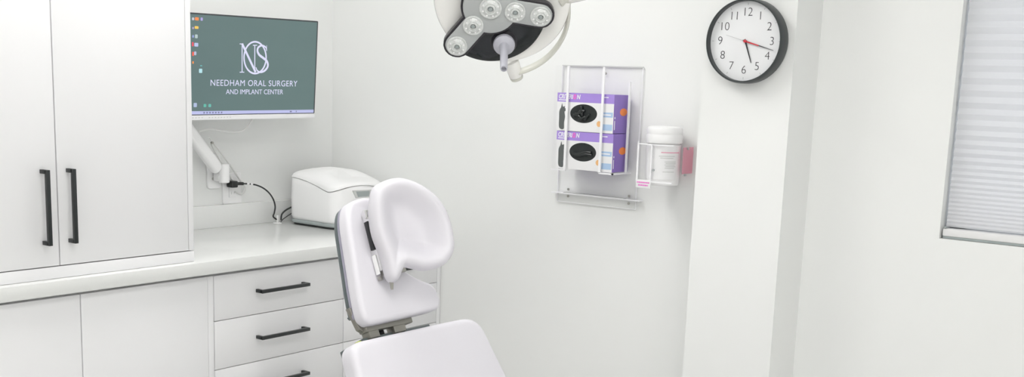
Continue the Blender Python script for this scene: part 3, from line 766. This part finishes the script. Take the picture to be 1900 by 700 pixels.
# ------------------------------------------------------------------ glove rack and boxes
gx0, gx1 = 1.205, 1.447; gy = -.124
t = thing('wall_mounted_rack', 'clear acrylic wall rack holding two glove boxes', 'rack', (1.32, -.01, 1.09))
bm = B(); bx(bm, 1.150, 1.476, -.0085, -.0003, 1.077, 1.548); bx(bm, gx0 - .004, gx0 - .0005, gy, -.0085, 1.2, 1.546); bx(bm, gx1 + .001, gx1 + .0045, gy, -.0085, 1.2, 1.546)
bx(bm, gx0, 1.257, gy, gy + .003, 1.2, 1.546); bx(bm, 1.397, gx1 + .004, gy, gy + .003, 1.2, 1.546); bx(bm, gx0, gx1, gy, -.0085, 1.199, 1.2025)
obj('clear_body', bm, M['acrylic'], t)
bm = B()
bx(bm, 1.2525, 1.2610, gy - .001, gy + .003, 1.2, 1.546); obj('edge_strip', bm, M['acrylicedgelit'], t)
bm = B(); bx(bm, 1.3935, 1.4020, gy - .001, gy + .003, 1.2, 1.546); obj('edge_strip', bm, M['acrylicedgelit'], t)
bm = B(); bx(bm, gx1 + .001, gx1 + .005, -.047, -.037, 1.2, 1.5); obj('edge_strip', bm, M['acrylicedgelit'], t)
bm = B(); bx(bm, 1.396, gx1 + .005, gy - .001, gy + .003, 1.196, 1.201); bx(bm, gx1, gx1 + .005, gy - .001, -.009, 1.196, 1.201); obj('bottom_lip', bm, M['acrylicedgelit'], t)
bm = B(); bx(bm, gx0 - .004, 1.2605, gy - .001, gy + .003, 1.196, 1.2); obj('bottom_lip', bm, M['acrylicedgelit'], t)
bm = B(); bx(bm, 1.15, 1.476, -.0095, -.0035, 1.5478, 1.5505); obj('top_edge', bm, M['palegrey'], t)
bm = B(); bx(bm, 1.15, 1.1525, -.009, -.0045, 1.077, 1.548); bx(bm, 1.474, 1.4765, -.009, -.0045, 1.077, 1.548); bx(bm, 1.15, 1.476, -.009, -.0045, 1.0755, 1.0775); obj('side_edges', bm, M['acrylicedgelit'], t)
bm = B(); bx(bm, 1.137, 1.50, -.028, -.0045, 1.1065, 1.1105); obj('lower_ledge', bm, M['acrylicedgelit'], t)
bm = B(); bx(bm, 1.19, 1.44, -.0285, -.0095, 1.1105, 1.1125); obj('ledge_line', bm, M['palegrey'], t)
for (x, z) in ((1.199, 1.122), (1.199, 1.098), (1.449, 1.120), (1.449, 1.095), (1.331, 1.5255)):
    bm = B(); cyl(bm, (x, -.0085, z), (x, -.012, z), .0045, seg=14, bev=.001); obj('screw', bm, M['steel'], t)

def glove_box(x0, z0, lab, wrinkle):
    W, D, Hh = .2275, .098, .1262
    yf = gy + .0095; x1 = x0 + W
    t = thing('glove_box', lab, 'glove box', (x0 + W / 2, yf + D / 2, z0), 'glove boxes in the wall rack')
    f = yf - .0003
    bm = B(); bx(bm, x0, x1, yf, yf + D, z0, z0 + Hh, .0008); obj('carton', bm, M['purple'], t)
    def front(nm, ol, m, e=0, par=t, lbl=None):
        bm = B(); slab(bm, [(x0 + a, z0 + b) for a, b in ol], 0, .0004 + e * .0003, 0, Matrix.Translation((0, yf + .0001, 0)) @ Matrix(((1, 0, 0, 0), (0, 0, -1, 0), (0, 1, 0, 0), (0, 0, 0, 1))), rad_back=0)
        o = obj(nm, bm, m, par, 0)
        if lbl: o['label'] = lbl
        return o
    def rect(a, b, c, d): return [(a, c), (b, c), (b, d), (a, d)]
    front('front_panel', rect(0, W, 0, .0965), M['cartonwhite'], 0)
    front('header_band', rect(0, W, .0965, Hh), M['purplelight'], 0, lbl='lilac band across the top of the box')
    # opening with black gloves
    o = front('opening', ellipse(.109, .060, .054, .031), M['nitrile'], 1)
    bm = B()
    for k in range(7 if wrinkle else 3):
        a = rnd.uniform(0, PI) if wrinkle else .1 * k; cx_ = .109 + rnd.uniform(-.025, .025) * (1 if wrinkle else .5); cz = .060 + rnd.uniform(-.016, .016) * (1 if wrinkle else .7)
        L = rnd.uniform(.012, .022) if wrinkle else .035
        pts = [Vector((x0 + cx_ + math.cos(a) * L * s, yf - .003 - .003 * (1 - s * s), z0 + cz + math.sin(a) * L * s * .5 + .003 * math.sin(3 * s))) for s in (-1, -.5, 0, .5, 1)]
        tube(bm, pts, .0042, 8, 4)
    g = obj('gloves', bm, M['nitrile'], t)
    # printed glove
    gl = [(.012, .010), (.032, .006), (.033, .03), (.036, .05), (.033, .068), (.040, .072), (.041, .082), (.034, .080), (.033, .088), (.025, .086), (.021, .098), (.017, .084), (.010, .07), (.010, .045)]
    front('glove_print', [(p.x, p.y) for p in smooth_path([(a * .92 + .001, b * .93, 0) for a, b in gl], 4, True)], M['printgrey'], 1)
    # lettering
    TF = Matrix.Translation((0, yf - .0005, 0)) @ Matrix(((1, 0, 0, 0), (0, 0, -1, 0), (0, 1, 0, 0), (0, 0, 0, 1)))
    def txt(s, cx_, cz, size, m, w=None, **k):
        b = text_bm(s, size, TF @ Matrix.Translation((x0 + cx_, z0 + cz, 0)), extr=.0001, **k)
        if w:
            xs = [v.co.x for v in b.verts]; c_ = (max(xs) + min(xs)) / 2; sc = w / (max(xs) - min(xs))
            for v in b.verts: v.co.x = c_ + (v.co.x - c_) * sc
        return obj('lettering', b, m, t, 0)
    txt('CRITERI', .034, .1135, .0205, M['whiteink'], .058, offset=.0006, shear=.15)
    txt('O', .070, .1135, .0205, M['magenta'], .0125, offset=.0014, shear=.15)
    txt('N', .0855, .1135, .0205, M['whiteink'], .014, offset=.0006, shear=.15)
    for k, (a, b, z) in enumerate(((.006, .044, .1025), (.182, .205, .1165))): front('small_print', rect(a, b, z - .0016, z + .0016), M['whiteink'], 1)
    front('blue_panel', rect(.178, .2245, .052, .068), M['blue'], 1); front('blue_panel', rect(.186, .2245, .009, .029), M['blue'], 1)
    front('small_print', rect(.184, .218, .058, .062), M['whiteink'], 2)
    front('seal', ellipse(.172, .029, .009, .0095, 24), M['amber'], 1, lbl='small amber seal')
    # side: orange oval and white spine marks
    def side(nm, ol, m):
        bm = B(); slab(bm, [(yf + a, z0 + b) for a, b in ol], 0, .0004, 0, Matrix.Translation((x1, 0, 0)) @ Matrix(((0, 0, 1, 0), (1, 0, 0, 0), (0, 1, 0, 0), (0, 0, 0, 1))), rad_back=0); return obj(nm, bm, m, t, 0)
    side('side_oval', ellipse(.060, .070, .022, .0125, 32), M['orange'])['label'] = 'orange oval on the purple side'
    side('small_print', rect(.006, .010, .012, .042), M['whiteink']); side('small_print', rect(.006, .011, .048, .054), M['whiteink'])
    return t
glove_box(1.2135, 1.2028, 'lower purple and white box of black gloves in the rack', False)
glove_box(1.2100, 1.3305, 'upper purple and white box of black gloves, wrinkled gloves showing', True)

# ------------------------------------------------------------------ wipes canister in its bracket
cc = Vector((1.612, -.078, 1.176))
t = thing('wipes_canister', 'white plastic wipes canister with a lid in the clear wall bracket', 'canister', tuple(cc))
TT = Matrix.Translation(cc)
bm = B(); lathe(bm, [(0, 0), (.050, 0), (.053, .003), (.054, .01), (.055, .128), (.050, .134), (0, .134)], TT, 56); cb_ = obj('tub', bm, M['whiteplastic'], t, 30)
bm = B(); lathe(bm, [(0, .1345), (.0575, .1345), (.0585, .137), (.0585, .158), (.0575, .161), (.0575, .164), (.058, .166), (.058, .178), (.055, .184), (.046, .1875), (0, .189)], TT, 56); obj('lid', bm, M['whiteplastic'], t, 30)
def wrap(nm, r, a0, a1, z0, z1, m):
    bm = B(); lathe(bm, [(r, z0), (r + .0004, z0), (r + .0004, z1), (r, z1)], TT, 24, R(a0), R(a1)); return obj(nm, bm, m, cb_, 0)
wrap('label', .0552, -150, -10, .020, .126, M['cartonwhite'])
wrap('label_stripe', .0558, -68, 0, .105, .108, M['pink'])
for z, a, b in ((.094, -75, -20), (.088, -70, -25), (.076, -55, -15), (.071, -52, -15), (.066, -55, -18), (.061, -52, -15), (.056, -54, -20), (.044, -60, -20)): wrap('small_print', .0558, a, b, z, z + .0022, M['palegrey'])
t = thing('wall_mounted_bracket', 'clear acrylic wall bracket around the wipes canister', 'bracket', (1.62, -.006, 1.19))
bm = B(); bx(bm, 1.548, 1.683, -.006, -.0003, 1.19, 1.32); bx(bm, 1.548, 1.683, -.142, -.006, 1.168, 1.172)
bx(bm, 1.680, 1.684, -.11, -.006, 1.172, 1.20); obj('clear_back', bm, M['acrylic'], t)
bm = B(); XZ = Matrix(((1, 0, 0, 0), (0, 0, -1, 0), (0, 1, 0, 0), (0, 0, 0, 1)))
o = smooth_path([(1.556, 1.18, 0), (1.556, 1.28, 0), (1.558, 1.315, 0), (1.575, 1.326, 0), (1.595, 1.322, 0), (1.606, 1.312, 0), (1.606, 1.25, 0), (1.606, 1.18, 0)], 4)
slab(bm, [(p.x, p.y) for p in o], 0, .003, 0, Matrix.Translation((0, -.138, 0)) @ XZ, rad_back=0); obj('front_panel', bm, M['acrylic'], t)
bm = B(); bx(bm, 1.556, 1.684, -.142, -.1385, 1.3045, 1.3075); bx(bm, 1.602, 1.607, -.1425, -.138, 1.18, 1.306); bx(bm, 1.552, 1.557, -.1425, -.138, 1.18, 1.315); bx(bm, 1.55, 1.684, -.1425, -.138, 1.186, 1.190); obj('edge_strips', bm, M['acrylicedgelit'], t)
bm = B(); bx(bm, 1.681, 1.6845, -.0765, -.012, 1.215, 1.300, .001); sp = obj('side_plate', bm, M['acrylicreflect'], t); sp['label'] = 'side plate with a pink reflection in its colour'
for (x, y, z) in ((1.685, -.055, 1.296), (1.685, -.065, 1.212)):
    bm = B(); cyl(bm, (x, y, z), (x + .005, y, z), .0042, seg=12); obj('screw', bm, M['greyplastic'], t)
bm = B(); cyl(bm, (1.616, -.1425, 1.2255), (1.616, -.146, 1.2255), .004, seg=12); obj('screw', bm, M['greyplastic'], t)
bm = B(); bx(bm, 1.553, 1.608, -.1435, -.1405, 1.166, 1.192, .001); tg = obj('tag', bm, M['cartonwhite'], t)
bm = B(); x = 1.557
for row, (xa, xb, z) in enumerate(((1.557, 1.604, 1.1835), (1.563, 1.599, 1.1745))):
    x = xa
    while x < xb:
        w = rnd.uniform(.002, .005)
        bx(bm, x, min(x + w, xb), -.1439, -.1435, z - .0022, z + .0022); x += w + .0012
obj('tag_print', bm, M['magenta'], tg)

# ------------------------------------------------------------------ pleated shade in the window
t = thing('window_shade', 'white pleated fabric shade lowered over the window', 'shade', ((WX0 + WX1) / 2, .045, 1.1))
xa, xb = 2.4915, WX1 - .014
zs = []; z = 1.122; k = 0
pitches = []
while z < 2.2:
    h = z - 1.12
    pitch = .011 + .0235 * sst(h / .40) if h < .40 else .0345
    pitches.append((z, pitch)); z += pitch
bm = B(); prev = None
prof = []
for (z, p) in pitches: prof += [(.034, z), (.034 - min(.007, p * .3), z + p / 2)]
fr = [(bm.verts.new((xa, y, z)), bm.verts.new((xb, y, z))) for y, z in prof]
bk_ = [(bm.verts.new((xa, .068 - y + .012, z)), bm.verts.new((xb, .068 - y + .012, z))) for y, z in prof]
for s in (fr, bk_):
    for a, b in zip(s, s[1:]): bm.faces.new((a[0], a[1], b[1], b[0]))
for a, b, c_, d_ in zip(fr, fr[1:], bk_, bk_[1:]):
    bm.faces.new((a[0], b[0], d_[0], c_[0])); bm.faces.new((a[1], b[1], d_[1], c_[1]))
bm.faces.new((fr[0][0], fr[0][1], bk_[0][1], bk_[0][0])); bm.faces.new((fr[-1][0], fr[-1][1], bk_[-1][1], bk_[-1][0]))
obj('pleated_fabric', bm, M['shade'], t, 20)
bm = B(); bx(bm, xa - .003, xb + .003, .010, .050, 1.0965, 1.1185, .004); rl = obj('bottom_rail', bm, M['shaderail'], t)
bm = B(); bx(bm, xa - .001, xb + .001, .012, .048, 1.0905, 1.0967); obj('rail_gap_shadow', bm, M['greyplastic'], rl)  # grey strip standing in for the shadow in the gap below the rail
bm = B(); bx(bm, xa - .002, xb + .002, .014, .05, 2.2, 2.248, .003); obj('head_rail', bm, M['shaderail'], t)
bm = B(); bx(bm, xa + .001, xa + .006, .010, .02, 1.119, 1.124); obj('rail_clip', bm, M['greyplastic'], rl)

scene.cycles.transparent_max_bounces = 24
# ------------------------------------------------------------------ light and colour
w = bpy.data.worlds.new('world'); scene.world = w; w.use_nodes = True
w.node_tree.nodes['Background'].inputs[0].default_value = (.85, .92, 1, 1); w.node_tree.nodes['Background'].inputs[1].default_value = 1.0
vs = scene.view_settings
vs.view_transform = 'Standard'; vs.look = 'None'; vs.gamma = 1; vs.exposure = .24; vs.use_curve_mapping = False
